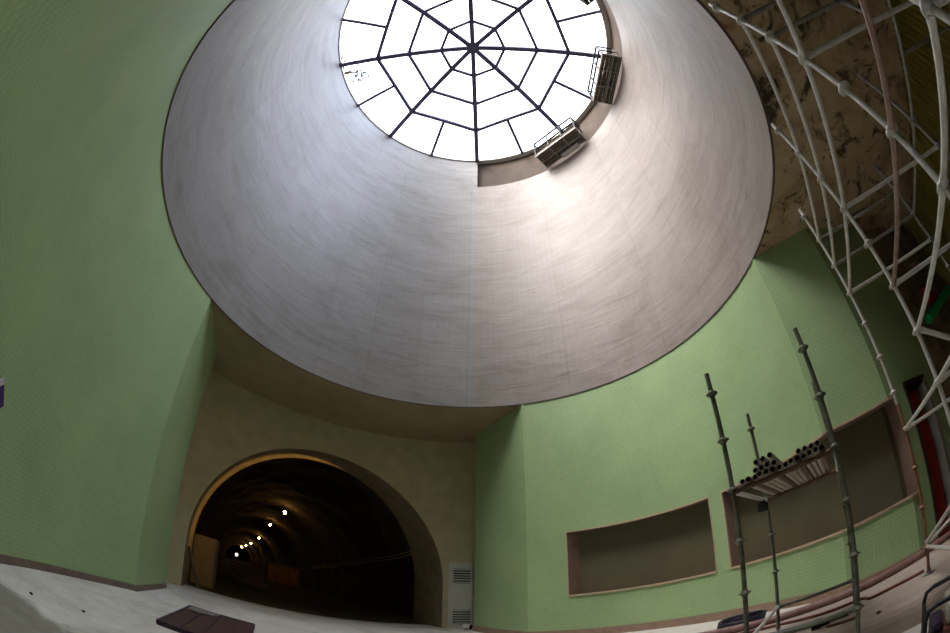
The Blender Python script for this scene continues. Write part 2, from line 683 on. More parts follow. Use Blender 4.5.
# red door in the far part of the right wall
da, db = Vector(eline(S_D0)), Vector(eline(S_D1))
ne = Vector((-EDIR.y, EDIR.x))            # outward (behind the wall)
mb = MB()
d2 = 0.5
for p in (da, db):
    q = p + ne * d2
    mb.face([(p.x, p.y, 0), (q.x, q.y, 0), (q.x, q.y, DOOR_H), (p.x, p.y, DOOR_H)])
qa, qb = da + ne * d2, db + ne * d2
mb.face([(da.x, da.y, DOOR_H), (db.x, db.y, DOOR_H), (qb.x, qb.y, DOOR_H), (qa.x, qa.y, DOOR_H)])
mb.face([(qa.x, qa.y, 0), (qb.x, qb.y, 0), (qb.x, qb.y, DOOR_H), (qa.x, qa.y, DOOR_H)])
door = mb.build('door_1', 'door_dark', kind='structure')
angE = math.atan2(EDIR.y, EDIR.x)
mb = MB()
c = (da + db) / 2 + ne * 0.12 - EDIR * 0.06
mb.box((c.x, c.y, DOOR_H / 2 - 0.06), (0.50, 0.05, DOOR_H - 0.16), angE)
for zc in (0.65, 1.7, 2.65):
    for sx in (-0.11, 0.11):
        cc = c + EDIR * sx - ne * 0.03
        mb.box((cc.x, cc.y, zc), (0.16, 0.02, 0.8), angE)
mb.build('leaf', 'door_red', door, bevel=0.006)
mb = MB()
c = db - EDIR * 0.06 + ne * 0.02
mb.box((c.x, c.y, DOOR_H / 2 - 0.05), (0.12, 0.26, DOOR_H - 0.1), angE)
mb.build('jamb', 'door_jamb_grey', door)
mb = MB()
c = (da + db) / 2 - ne * 0.01
mb.box((c.x, c.y, DOOR_H + 0.03), (0.80, 0.12, 0.08), angE)
c = da - EDIR * 0.0
mb.box((c.x, c.y, DOOR_H / 2), (0.05, 0.10, DOOR_H), angE)
mb.build('frame', 'door_dark', door)

# rough old masonry beyond the green wall, then the sheeted hoarding
mb = MB()
g0, g1 = eline(S_GREEN - 0.3), eline(5.15)
n = 24
for i in range(n):
    a, b = [(g0[0] + (g1[0] - g0[0]) * t, g0[1] + (g1[1] - g0[1]) * t) for t in (i / n, (i + 1) / n)]
    for j in range(12):
        z0, z1 = CZ * j / 12, CZ * (j + 1) / 12
        def rp(p, z):
            h = 0.13 + 0.05 * math.sin(p[0] * 7.1 + z * 3.3) + 0.05 * math.sin(z * 6.7 - p[0] * 3.9)
            return (p[0] + ne.x * h, p[1] + ne.y * h, z)
        mb.face([rp(a, z0), rp(b, z0), rp(b, z1), rp(a, z1)], smooth=True)
mb.build('wall_masonry', 'masonry', kind='structure')

HN = Vector((0.7071, -0.7071))
h0 = Vector(eline(4.75)) + Vector((0.35, 0.35))
h1 = h0 - Vector((0.7071, 0.7071)) * 14.5
mb = MB()
L = (h1 - h0).length
nb = int(L / 0.16)
dirh = (h1 - h0) / L
for i in range(nb):
    s0 = L * i / nb
    prof = [(0, 0), (0.04, 0), (0.07, 0.06), (0.12, 0.06), (L / nb, 0)]
    for (sa, ha), (sb, hb) in zip(prof, prof[1:]):
        a = h0 + dirh * (s0 + sa) - HN * ha
        b = h0 + dirh * (s0 + sb) - HN * hb
        mb.face([(a.x, a.y, -0.02), (b.x, b.y, -0.02), (b.x, b.y, CZ), (a.x, a.y, CZ)])
mb.build('wall_hoarding', 'corrugated_sheet', kind='structure')
mb = MB()
wend = cpt(266.5)
back = [tuple(h1), (-1.3, h1.y), wend]
for a, b in zip(back, back[1:]):
    mb.face([(a[0], a[1], -0.02), (b[0], b[1], -0.02), (b[0], b[1], CZ), (a[0], a[1], CZ)])
mb.build('wall_back', 'masonry', kind='structure')

# left wall
LLp = cpt(170.65)
LRp = (-8.0, 9.78)
LP = [(-9.75, 11.95), LRp] + arc_path(170.65, 266.5)
LS = cum(LP)
mb = MB()
for i in range(len(LP) - 1):
    a, b = LP[i], LP[i + 1]
    z0, z1 = -0.3, CZ
    mb.face([(a[0], a[1], z0), (b[0], b[1], z0), (b[0], b[1], z1), (a[0], a[1], z1)],
            [(LS[i], z0), (LS[i + 1], z0), (LS[i + 1], z1), (LS[i], z1)])
mb.build('wall_left', 'green_mosaic', kind='structure')
mb = MB()
P = LP[1:]
A, B = offset_path(P, 0.0), offset_path(P, 0.045)
for i in range(len(P) - 1):
    f0, f1 = floor_z(*B[i]), floor_z(*B[i + 1])
    h = 0.135
    mb.face([(B[i][0], B[i][1], f0 - 0.05), (B[i + 1][0], B[i + 1][1], f1 - 0.05), (B[i + 1][0], B[i + 1][1], f1 + h), (B[i][0], B[i][1], f0 + h)])
    mb.face([(A[i][0], A[i][1], f0 + h), (A[i + 1][0], A[i + 1][1], f1 + h), (B[i + 1][0], B[i + 1][1], f1 + h), (B[i][0], B[i][1], f0 + h)])
mb.build('baseboard_left', 'baseboard_grey', kind='structure')


# ------------------------------------------------------------------ tunnel mouth
def on_cyl(r, rad=R2):
    """Point of the curved mouth wall at the offset r across the tunnel."""
    c = Vector((CX, CY))
    cr, cu = c.dot(RV), c.dot(UV_)
    u = cu + math.sqrt(max(0, rad * rad - (r - cr) ** 2))
    p = RV * r + UV_ * u
    return (p.x, p.y), u


TR, TW, TSP, TCR = 2.966, 4.5, EYE + 0.2, 4.54        # centre, half width, springing height, rise
arch = []
NA = 48
for i in range(NA + 1):
    f = PI * i / NA
    arch.append((TR - TW * math.cos(f), TSP + TCR * math.sin(f)))
mb = MB()
cols = [(TR - TW, None)]
left_r = [TR - TW - 0.12 * i for i in range(14, -1, -1)]
right_r = [TR + TW + 0.12 * i for i in range(0, 17)]
for rr in (left_r, right_r):
    for a, b in zip(rr, rr[1:]):
        pa, pb = on_cyl(a)[0], on_cyl(b)[0]
        mb.face([(pa[0], pa[1], -0.02), (pb[0], pb[1], -0.02), (pb[0], pb[1], CZ), (pa[0], pa[1], CZ)])
for (ra, za), (rb, zb) in zip(arch, arch[1:]):
    pa, pb = on_cyl(ra)[0], on_cyl(rb)[0]
    mb.face([(pa[0], pa[1], za), (pb[0], pb[1], zb), (pb[0], pb[1], CZ), (pa[0], pa[1], CZ)])
mb.build('wall_tunnel', 'tunnel_wall_plaster', kind='structure')

U_END = 16.9
ring = [(TR - TW, -0.02)] + arch + [(TR + TW, -0.02)]


def ru(r, u, z):
    p = RV * r + UV_ * u
    return (p.x, p.y, z)


mb = MB()
for (ra, za), (rb, zb) in zip(ring, ring[1:]):
    ua, ub = on_cyl(ra)[1], on_cyl(rb)[1]
    for k in range(6):
        t0, t1 = k / 6, (k + 1) / 6
        mb.face([ru(ra, ua + (U_END - ua) * t0, za), ru(rb, ub + (U_END - ub) * t0, zb),
                 ru(rb, ub + (U_END - ub) * t1, zb), ru(ra, ua + (U_END - ua) * t1, za)], smooth=True)
# rear face of the portal ring
big = []
for (r, z) in ring:
    dr, dz = r - TR, z - TSP
    k = 1.14
    big.append((TR + dr * k, TSP + dz * k if dz > 0 else z))
for i in range(len(ring) - 1):
    (ra, za), (rb, zb) = ring[i], ring[i + 1]
    (rc, zc), (rd, zd) = big[i], big[i + 1]
    mb.face([ru(ra, U_END, za), ru(rb, U_END, zb), ru(rd, U_END, zd), ru(rc, U_END, zc)])
mb.build('wall_portal', 'portal_concrete', kind='structure')
mb = MB()
us = [U_END + 1.5 * i for i in range(40)] + [80 + 6 * i for i in range(22)]
for u0, u1 in zip(us, us[1:]):
    for i in range(len(big) - 1):
        (ra, za), (rb, zb) = big[i], big[i + 1]

        def jit(r, z, u):
            h = 0.05 * math.sin(u * 1.7 + r * 2.1) + 0.05 * math.sin(z * 2.3 - u * 0.9)
            return ru(r + h * (r - TR) / TW, u, z + (h if z > 0 else 0))
        mb.face([jit(ra, za, u0), jit(rb, zb, u0), jit(rb, zb, u1), jit(ra, za, u1)], smooth=True)
e = us[-1]
mb.face([ru(TR + (r - TR) * 1.15, e - 0.4, z * 1.15 - 0.2) for r, z in big])
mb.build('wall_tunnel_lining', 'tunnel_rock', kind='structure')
mb = MB()
for u0, u1 in zip([15.6] + us, us):
    hw = 4.47 if u0 < U_END else 5.2
    for k in range(8):
        r0, r1 = TR - hw + 2 * hw * k / 8, TR - hw + 2 * hw * (k + 1) / 8
        mb.face([ru(r0, u0, 0.012), ru(r1, u0, 0.012), ru(r1, u1, 0.012), ru(r0, u1, 0.012)])
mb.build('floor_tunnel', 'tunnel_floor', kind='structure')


# ------------------------------------------------------------------ ceilings and shaft
def annulus(mbx, r0, r1, a0, a1, z, step=2.0, mi=0):
    n = max(1, int(abs(a1 - a0) / step))
    for i in range(n):
        a, b = a0 + (a1 - a0) * i / n, a0 + (a1 - a0) * (i + 1) / n
        q = [cpt(a, r0), cpt(b, r0), cpt(b, r1), cpt(a, r1)]
        mbx.face([(p[0], p[1], z) for p in q], mi=mi)


mb = MB()
annulus(mb, RS + 0.01, 19, 60, 190, CZ)
mb.build('ceiling', 'soffit_plaster', kind='structure')
mb = MB()
annulus(mb, RS + 0.01, 19, -170, 60, CZ)
mb.build('ceiling_old', 'old_ceiling', kind='structure')
mb = MB()
annulus(mb, RS - 0.006, RS + 0.05, 0, 360, CZ - 0.004, 2)
mb2 = mb
n = 180
for i in range(n):
    a, b = 360 * i / n, 360 * (i + 1) / n
    q = [cpt(a, RS - 0.006), cpt(b, RS - 0.006)]
    mb.face([(q[0][0], q[0][1], CZ - 0.004), (q[1][0], q[1][1], CZ - 0.004), (q[1][0], q[1][1], CZ + 0.014), (q[0][0], q[0][1], CZ + 0.014)])
mb.build('shadow_ring', 'shadow_gap', kind='structure')  # dark colour of this thin ring paints the shade of the rim gap

Z_LOW, Z_TOP = EYE + 18.06, EYE + 20.62
A_SEAM = 87.3                              # the two halves of the shaft meet here


def shaft(mbx, a0, a1, z0, z1, r, step=2.0, rows=8):
    n = int((a1 - a0) / step)
    for i in range(n):
        a, b = a0 + (a1 - a0) * i / n, a0 + (a1 - a0) * (i + 1) / n
        for j in range(rows):
            za, zb = z0 + (z1 - z0) * j / rows, z0 + (z1 - z0) * (j + 1) / rows
            pa, pb = cpt(a, r), cpt(b, r)
            ua, ub = R_(a) * r, R_(b) * r
            mbx.face([(pa[0], pa[1], za), (pb[0], pb[1], za), (pb[0], pb[1], zb), (pa[0], pa[1], zb)],
                     [(ua, za), (ub, za), (ub, zb), (ua, zb)], smooth=True)


mb = MB()
shaft(mb, A_SEAM, A_SEAM + 182, CZ, Z_TOP + 0.02, RS - 0.0)
mb.build('wall_shaft_left', 'shaft_plaster_grey', kind='structure')
mb = MB()
shaft(mb, A_SEAM - 178, A_SEAM, CZ, Z_LOW, RS)
annulus(mb, RS, RS + 0.22, A_SEAM - 178, A_SEAM, Z_LOW)
mb.build('wall_shaft_right', 'shaft_plaster_warm', kind='structure')
mb = MB()
shaft(mb, A_SEAM - 178, A_SEAM, Z_LOW, Z_TOP + 0.1, RS + 0.20, rows=2)
for a in (A_SEAM, A_SEAM - 178):
    p, q = cpt(a, RS - 0.01), cpt(a, RS + 0.20)
    mb.face([(p[0], p[1], Z_LOW), (q[0], q[1], Z_LOW), (q[0], q[1], Z_TOP + 0.1), (p[0], p[1], Z_TOP + 0.1)])
mb.build('wall_shaft_band', 'band_brown', kind='structure')
mb = MB()
# kerb that carries the glazing
annulus(mb, RS - 0.06, RS + 0.5, A_SEAM, A_SEAM + 182, Z_TOP)
annulus(mb, RS - 0.06, RS + 0.5, A_SEAM - 178, A_SEAM, Z_TOP)
annulus(mb, RS - 0.06, RS + 0.5, 0, 360, Z_TOP + 0.1)
shaft(mb, A_SEAM, A_SEAM + 182, Z_TOP, Z_TOP + 0.1, RS - 0.06, rows=1)
shaft(mb, A_SEAM - 178, A_SEAM, Z_TOP, Z_TOP + 0.1, RS - 0.06, rows=1)
shaft(mb, 0, 360, Z_TOP, Z_TOP + 0.1, RS + 0.5, rows=1)
mb.build('trim_2', 'white_paint', kind='structure')
mb = MB()
annulus(mb, RS + 0.21, 34, 0, 360, EYE + 18.9, 6)
mb.build('ground', 'ground_outside', kind='structure')

# ------------------------------------------------------------------ skylight
SKZ3, APEX = EYE + 20.84, 0.59
r1, r2, r3, r4 = 1.564, 3.163, 4.71, 6.62


def skz(r):
    return SKZ3 + APEX * (r3 - r) / r3


sky = thing('skylight', 'round glass skylight with a spider web of dark bars closing the top of the shaft', 'skylight', (CX, CY, skz(0)))


def sp(r, ang, dz=0.0):
    p = cpt(ang, r)
    return (p[0], p[1], skz(r) + dz)


def bar(mbx, a, b, w, h):
    a, b = Vector(a), Vector(b)
    d = (b - a)
    ln = d.length
    d.normalize()
    s = d.cross(Vector((0, 0, 1))).normalized()
    u = s.cross(d)
    mat = Matrix((d, s, u)).transposed()
    mbx.box((a + b) / 2, (ln, w, h), mat=mat)


SA = [-2.426 - 45 * i for i in range(8)]
for a in SA:
    mb = MB()
    bar(mb, sp(0.1, a), sp(r4 - 0.04, a), 0.22, 0.2)
    mb.build('spoke', 'skylight_frame', sky)
for r, w in ((r1, 0.14), (r2, 0.15), (r3, 0.17)):
    mb = MB()
    for i in range(8):
        bar(mb, sp(r, SA[i], -0.01), sp(r, SA[i] - 45, -0.01), w, 0.13)
    mb.build('ring_bar', 'skylight_frame', sky)
for a in SA:
    am = a - 22.5
    mb = MB()
    rin = r3 * math.cos(R_(22.5))
    p = cpt(am, rin)
    bar(mb, (p[0], p[1], skz(r3) - 0.01), sp(r4 - 0.05, am, -0.01), 0.15, 0.12)
    mb.build('short_bar', 'skylight_frame', sky)
mb = MB()
mb.tube((CX, CY, skz(0) - 0.14), (CX, CY, skz(0) + 0.1), 0.26, 24)
mb.build('hub', 'skylight_frame', sky)
mb = MB()
for i in range(8):
    a0, a1 = SA[i], SA[i] - 45
    am = a0 - 22.5
    prev = None
    z = 0.06
    for ra, rb in ((0.0, r1), (r1, r2), (r2, r3)):
        if ra == 0:
            mb.face([sp(0, a0, z), sp(rb, a0, z), sp(rb, a1, z)])
        else:
            mb.face([sp(ra, a0, z), sp(rb, a0, z), sp(rb, a1, z), sp(ra, a1, z)])
    outer = [sp(r4, a0 - 45 * k / 6, z) for k in range(7)]
    mb.face([sp(r3, a0, z)] + outer + [sp(r3, a1, z)])
mb.build('glazing', 'skylight_glass', sky)


# ------------------------------------------------------------------ work platforms hung below the skylight
def work_platform(center, label, patch):
    zf = EYE + 18.45
    rc = 6.14
    p = cpt(center, rc)
    t = thing('work_platform', label, 'work platform', (p[0], p[1], zf), 'work platforms under the skylight')
    a = R_(center)
    er = Vector((math.cos(a), math.sin(a), 0))
    et = Vector((-math.sin(a), math.cos(a), 0))

    def w(tt, rr, z):
        return Vector((p[0], p[1], zf)) + et * tt + er * rr + Vector((0, 0, z))
    rot = Matrix((et, er, Vector((0, 0, 1)))).transposed()
    LN, W = 2.5, 0.95
    mb = MB()
    for k in range(5):
        rr = -W / 2 + W * (k + 0.5) / 5
        mb.box(w(0, rr, 0.02), (LN, W / 5 - 0.015, 0.04), mat=rot)
    mb.build('deck', 'deck_board', t)
    mb = MB()
    for rr in (-W / 2, 0.0, W / 2 - 0.1):
        mb.box(w(0, rr, -0.04), (LN + 0.06, 0.05, 0.08), mat=rot)
    for tt in (-LN / 2, -LN / 6, LN / 6, LN / 2):
        mb.box(w(tt, -0.03, -0.045), (0.05, W, 0.07), mat=rot)
    mb.build('deck_frame', 'dull_steel', t)
    mb = MB()
    for tt in (-LN / 2, -LN / 6, LN / 6, LN / 2):
        mb.tube(w(tt, -W / 2, 0), w(tt, -W / 2, 1.22), 0.045, 8)
    for z in (0.6, 1.2):
        mb.tube(w(-LN / 2, -W / 2, z), w(LN / 2, -W / 2, z), 0.05, 8)
        for tt in (-LN / 2, LN / 2):
            mb.tube(w(tt, -W / 2, z), w(tt, W / 2 - 0.2, z), 0.045, 8)
    for tt in (-LN / 2, LN / 2):
        mb.tube(w(tt, W / 2 - 0.2, 0), w(tt, W / 2 - 0.2, 1.12), 0.024, 8)
    mb.build('guardrail', 'rail_steel', t)
    mb = MB()
    mb.box(w(0, -W / 2 + 0.03, 0.12), (LN, 0.025, 0.16), mat=rot)
    mb.build('toe_board', 'old_wood', t)
    for tt in (-LN / 2 + 0.12, LN / 2 - 0.12):
        mb = MB()
        mb.tube(w(tt, W / 2 + 0.04, 1.25), w(tt, -W / 2 + 0.4, 0.0), 0.03, 8)
        mb.tube(w(tt, W / 2 + 0.1, 1.25), w(tt, W / 2 - 0.1, 1.25), 0.045, 8)
        mb.build('hanger', 'white_paint', t)
    if patch:
        mb = MB()
        mb.box(w(patch, W / 2 - 0.14, -0.13), (1.05, 0.24, 0.08), mat=rot)
        mb.build('spare_board', 'white_paint', t)
    return t


work_platform(44.0, 'hanging platform with a pale plank under it, at the lower right of the skylight', -0.3)
work_platform(2.0, 'hanging platform at the right edge of the skylight, without the pale plank', 0)
work_platform(-47.5, 'hanging platform mostly cut off by the top edge of the photo', 0)

# ------------------------------------------------------------------ ventilation panel by the tunnel mouth
pa, pb = Vector(polar(-2.95, 16.15)), Vector(polar(0.05, 16.15))
vc = (pa + pb) / 2
vd = (pb - pa).normalized()
va = math.atan2(vd.y, vd.x)
vn = Vector((vd.y, -vd.x))
VW, VH = 0.84, 2.64
vt = thing('ventilation_panel', 'pale grey metal panel with upper and lower louvres beside the tunnel arch', 'vent', (vc.x, vc.y, 0))
mb = MB()
c = vc - vn * 0.02
mb.box((c.x, c.y, VH / 2), (VW, 0.12, VH), va)
mb.build('panel', 'vent_paint', vt, bevel=0.01)
mb = MB()
for sx in (-VW / 2 + 0.03, VW / 2 - 0.03):
    c2 = vc + vd * sx + vn * 0.05
    mb.box((c2.x, c2.y, VH / 2), (0.06, 0.03, VH), va)
for z in (0.03, VH - 0.03):
    c2 = vc + vn * 0.05
    mb.box((c2.x, c2.y, z), (VW, 0.03, 0.06), va)
mb.build('frame', 'vent_paint', vt)
for z0 in (0.2, 1.83):
    mb = MB()
    c2 = vc + vn * 0.045 + vd * 0.05
    mb.box((c2.x, c2.y, z0 + 0.28), (0.62, 0.012, 0.58), va)
    lv = mb.build('louvre', 'vent_slot', vt)
    mb = MB()
    for k in range(6):
        c3 = vc + vn * 0.06 + vd * 0.05
        rot = Matrix.Rotation(va, 3, 'Z') @ Matrix.Rotation(0.5, 3, 'X')
        mb.box((c3.x, c3.y, z0 + 0.03 + 0.1 * k), (0.62, 0.05, 0.035), mat=rot)
    mb.build('slat', 'vent_paint', lv)

# little white tub lying at its foot
mb = MB()
bc = Vector(polar(-0.45, 15.6))
ax = Vector((0.8, -0.6, 0))
q = Vector((bc.x, bc.y, 0.125))
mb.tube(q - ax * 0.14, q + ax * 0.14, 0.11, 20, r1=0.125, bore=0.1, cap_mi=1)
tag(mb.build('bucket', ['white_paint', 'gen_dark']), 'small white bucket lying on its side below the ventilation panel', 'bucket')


# ------------------------------------------------------------------ inside the tunnel
def lamp(u, r, z, label, mat='lamp_amber', rad=0.13, crown=True):
    p = ru(r, u, z)
    t = thing('tunnel_lamp', label, 'lamp', p, 'lamps along the tunnel crown' if crown else None)
    mb = MB()
    mb.lathe(p, [(0.001, -rad)] + [(rad * math.cos(x), rad * math.sin(x)) for x in [-1.2, -0.8, -0.4, 0, 0.4, 0.8, 1.2]] + [(0.001, rad)], 16)
    mb.build('bulb', mat, t)
    mb = MB()
    mb.lathe(p, [(0.02, rad + 0.28), (0.07, rad + 0.26), (0.09, rad + 0.1), (0.12, rad - 0.01)], 16)
    mb.build('socket', 'gen_dark', t)
    if crown:
        top = TSP + TCR * 1.14 * math.sqrt(max(0, 1 - ((r - TR) / (TW * 1.14)) ** 2)) + 0.05
        mb = MB()
        mb.tube((p[0], p[1], z + rad + 0.26), (p[0], p[1], top), 0.015, 6)
        mb.build('cord', 'gen_dark', t)
    return t


LH = EYE + 4.6
names = ['largest amber lamp, hanging nearest to the tunnel mouth', 'second amber lamp from the tunnel mouth',
         'third amber lamp from the tunnel mouth', 'fourth amber lamp down the tunnel, smallest on the right of the far cluster',
         'fifth amber lamp down the tunnel, middle of the far cluster', 'farthest amber lamp at the lower left of the cluster']
for i, (u, r) in enumerate(((7.39, 0.82), (10.24, 0.827), (16.85, 0.996), (24.2, 1.015), (29.8, 0.935), (36.6, 0.81))):
    hh = 4.6
    for _ in range(8):
        hh = 0.2 + 5.17 * math.sqrt(1 - ((r * hh - TR) / 5.13) ** 2) - 0.55
    lamp(u * hh, r * hh, EYE + hh, names[i], rad=(0.13, 0.14, 0.17, 0.21, 0.25, 0.33)[i])
lamp(72, 0.9, EYE + 0.45, 'small pale lamp low on the tunnel floor far inside', 'lamp_white', 0.24, crown=False)
# lamp bracketed to the lining just behind the portal: it gilds the left reveal
wl = Vector(ru(TR + 4.29, 16.99, TSP + 2.49))
t = thing('wall_lamp', 'amber lamp on the tunnel side wall hidden just behind the right of the arch', 'lamp', wl)
mb = MB()
mb.lathe(wl, [(0.001, -0.05), (0.035, -0.035), (0.05, 0), (0.035, 0.035), (0.001, 0.05)], 14)
mb.build('bulb', 'lamp_white', t)
sd = bpy.data.lights.new('flood_spot', 'SPOT')
sd.energy = 1500
sd.color = (1.0, 0.60, 0.13)
sd.spot_size = R_(54)
sd.spot_blend = 0.5
sd.shadow_soft_size = 0.02
so = bpy.data.objects.new('flood_spot', sd)
COL.objects.link(so)
so.parent = t
aim = Vector(ru(-0.9, 15.9, EYE + 3.5)) - wl
so.location = aim.normalized() * 0.07
so.rotation_euler = aim.to_track_quat('-Z', 'Y').to_euler()
mb = MB()
mb.tube(wl + Vector((0, 0, 0.05)), wl + Vector((RV.x * 0.16, RV.y * 0.16, 0.12)), 0.03, 8)
mb.build('bracket', 'gen_dark', t)

# plywood enclosure just inside on the left, plank leaning on it
uax = math.atan2(UV_.y, UV_.x)
c = ru(-1.05, 18.6, 0)
bx = thing('plywood_box', 'tall plywood enclosure against the left side of the tunnel mouth', 'enclosure', c)
mb = MB()
mb.box((c[0], c[1], 1.02), (3.0, 0.9, 2.0), uax)
mb.build('panel', 'plywood', bx, bevel=0.01)
mb = MB()
for s in (-1.5, -0.5, 0.5, 1.5):
    q = Vector((c[0], c[1])) + UV_ * s + RV * 0.46
    mb.box((q.x, q.y, 1.02), (0.07, 0.05, 2.02), uax)
mb.build('batten', 'old_wood', bx)


def bar_obj(name, a, b, w, h, mat, label, cat, group=None):
    mb = MB()
    bar(mb, a, b, w, h)
    return tag(mb.build(name, mat), label, cat, group)


pa3 = Vector(polar(-36.6, 14.8)); pb3 = Vector(polar(-35.0, 15.2))
bar_obj('plank', (pb3.x, pb3.y, 0.06), (pa3.x - 0.05, pa3.y, 1.42), 0.10, 0.05, 'old_wood', 'grey plank leaning against the left jamb of the tunnel arch', 'plank')

c = ru(4.7, 39.0, 0)
hx = thing('wooden_crate', 'large brown timber crate standing on the tunnel floor', 'crate', c)
mb = MB()
mb.box((c[0], c[1], 0.96), (1.6, 2.9, 1.88), uax)
mb.build('panel', 'plywood', hx, bevel=0.01)
mb = MB()
for s in (-1.4, -0.47, 0.47, 1.4):
    q = Vector((c[0], c[1])) + RV * s - UV_ * 0.82
    mb.box((q.x, q.y, 0.96), (0.05, 0.09, 1.9), uax)
for z in (0.08, 1.82):
    q = Vector((c[0], c[1])) - UV_ * 0.83
    mb.box((q.x, q.y, z), (0.06, 2.92, 0.1), uax)
mb.build('batten', 'old_wood', hx)
# timber barrier in front of the far tunnel
c = ru(1.6, 42.0, 0)
br_ = thing('timber_barrier', 'low barrier of horizontal boards across the left of the tunnel floor', 'barrier', c)
for k in range(4):
    mb = MB()
    z = 0.3 + 0.34 * k
    bar(mb, ru(0.0, 42, z), ru(3.2, 42, z), 0.05, 0.2)
    mb.build('board', 'old_wood', br_)
for rr in (0.15, 1.6, 3.05):
    mb = MB()
    bar(mb, ru(rr, 42.07, 0.012), ru(rr, 42.07, 1.5), 0.09, 0.09)
    mb.build('post', 'plywood', br_)
for k, (u, r, z, s) in enumerate(((25.0, 1.1, 0.012, 1.0), (27.5, 0.0, 0.012, 1.3))):
    mb = MB()
    rr = random.Random(k)
    for q in range(7):
        uu, r0 = u + rr.uniform(-0.5, 0.5) * s, r + rr.uniform(-0.3, 0.3) * s
        zz = 0.05 + 0.045 * q
        bar(mb, ru(r0 - 0.9 * s, uu, zz), ru(r0 + 0.9 * s, uu + rr.uniform(-0.2, 0.2), zz), 0.22, 0.045)
    tag(mb.build('board_pile', 'plywood'), ['low pile of loose boards on the tunnel floor behind the plywood enclosure',
                                              'longer pile of boards on the tunnel floor left of the crate'][k], 'board pile')
for k, dz in enumerate((0.0, 0.16)):
    pts = []
    for i in range(25):
        f = i / 24
        u = 17.6 + 24 * f
        z = EYE + 1.62 - 1.0 * f - 0.10 * math.sin(PI * ((f * 4) % 1)) + dz
        pts.append(ru(TR + 4.75, u, z))
    mb = MB()
    mb.poly_tube(pts, 0.035, 6)
    tag(mb.build('cable', 'cable_grey'), ['lower of two cables strung along the right tunnel wall', 'upper of two cables strung along the right tunnel wall'][k], 'cable')


# ------------------------------------------------------------------ big scaffold on the right
S1 = Vector((2.352, 0.326)); S2 = Vector((3.672, 1.585)); S3 = Vector((4.912, 2.829)); S0 = Vector((1.605, -0.403))
TV = Vector((0.7071, -0.7071)) * 1.75
S1b, S2b, S3b, S0b = S1 + TV, S2 + TV, S3 + TV, S0 + TV
LV = [EYE + v for v in (-0.89, -0.39, 0.115, 0.615, 1.11, 1.61, 2.12, 2.62, 3.11, 3.61, 4.11)]
TOP = EYE + 4.27
scaf = thing('scaffold', 'tall grey tube scaffold with ledgers and rosettes along the right edge of the hall', 'scaffold', (S2.x, S2.y, 0))
PLAT_Z = 0.31


def rosette_mesh():
    mb = MB()
    mb.lathe((0, 0, 0), [(0.026, -0.03), (0.036, -0.028), (0.036, -0.008), (0.062, -0.006), (0.062, 0.006), (0.036, 0.008), (0.036, 0.028), (0.026, 0.03)], 14)
    return mb


ROS = {}


def rosette(parent, x, y, z, mat):
    if mat not in ROS:
        o = rosette_mesh().build('rosette', mat, parent)
        ROS[mat] = o.data
    else:
        o = bpy.data.objects.new('rosette', ROS[mat])
        COL.objects.link(o)
        o.parent = parent
    base = Vector((0, 0, 0))
    q = parent
    while q is not None:
        base += q.location
        q = q.parent
    # the shared mesh keeps the offset it was built with
    off = ROSOFF.setdefault(mat, base.copy())
    o.location = Vector((x, y, z)) - base + off
    return o


ROSOFF = {}


def standard(root, p, z0, z1, mat, levels, r=0.0245, base=True):
    mb = MB()
    mb.tube((p.x, p.y, z0), (p.x, p.y, z1), r, 14, bore=r * 0.82)
    st = mb.build('standard', mat, root)
    for z in levels:
        if z0 < z < z1:
            rosette(st, p.x, p.y, z, mat)
    return st


def jack(root, p, zf, z0):
    mb = MB()
    mb.tube((p.x, p.y, zf), (p.x, p.y, z0 + 0.05), 0.015, 10)
    mb.box((p.x, p.y, zf + 0.005), (0.15, 0.15, 0.01))
    mb.tube((p.x, p.y, z0 - 0.03), (p.x, p.y, z0), 0.035, 10)
    mb.build('base_jack', 'dull_steel', root)


for p, mat, zf in ((S0, 'galvanised', 0), (S1, 'galvanised', 0), (S2, 'galvanised', 0), (S0b, 'dull_steel', 0), (S1b, 'dull_steel', 0), (S2b, 'dull_steel', 0), (S3b, 'dull_steel', 0)):
    standard(scaf, p, zf + 0.16, TOP, mat, LV)
    jack(scaf, p, zf + 0.0, zf + 0.16)
standard(scaf, S3, EYE + 0.95, TOP, 'galvanised', LV)
standard(scaf, S3, PLAT_Z + 0.06, EYE + 0.95, 'rusty_tube', LV, r=0.0242)
jack(scaf, S3, PLAT_Z, PLAT_Z + 0.06)


def ledger(a, b, z, mat='galvanised', z2=None, r=0.024, name='ledger'):
    z2 = z if z2 is None else z2
    a, b = Vector(a), Vector(b)
    d = (b - a).normalized()
    p0 = Vector((a.x + d.x * 0.035, a.y + d.y * 0.035, z))
    p1 = Vector((b.x - d.x * 0.035, b.y - d.y * 0.035, z2))
    mb = MB()
    mb.tube(p0, p1, r, 12)
    dd = (p1 - p0).normalized()
    mb.tube(p0 - dd * 0.005, p0 + dd * 0.06, r * 1.35, 10, r1=r * 1.1)
    mb.tube(p1 + dd * 0.005, p1 - dd * 0.06, r * 1.35, 10, r1=r * 1.1)
    return mb.build(name, mat, scaf)


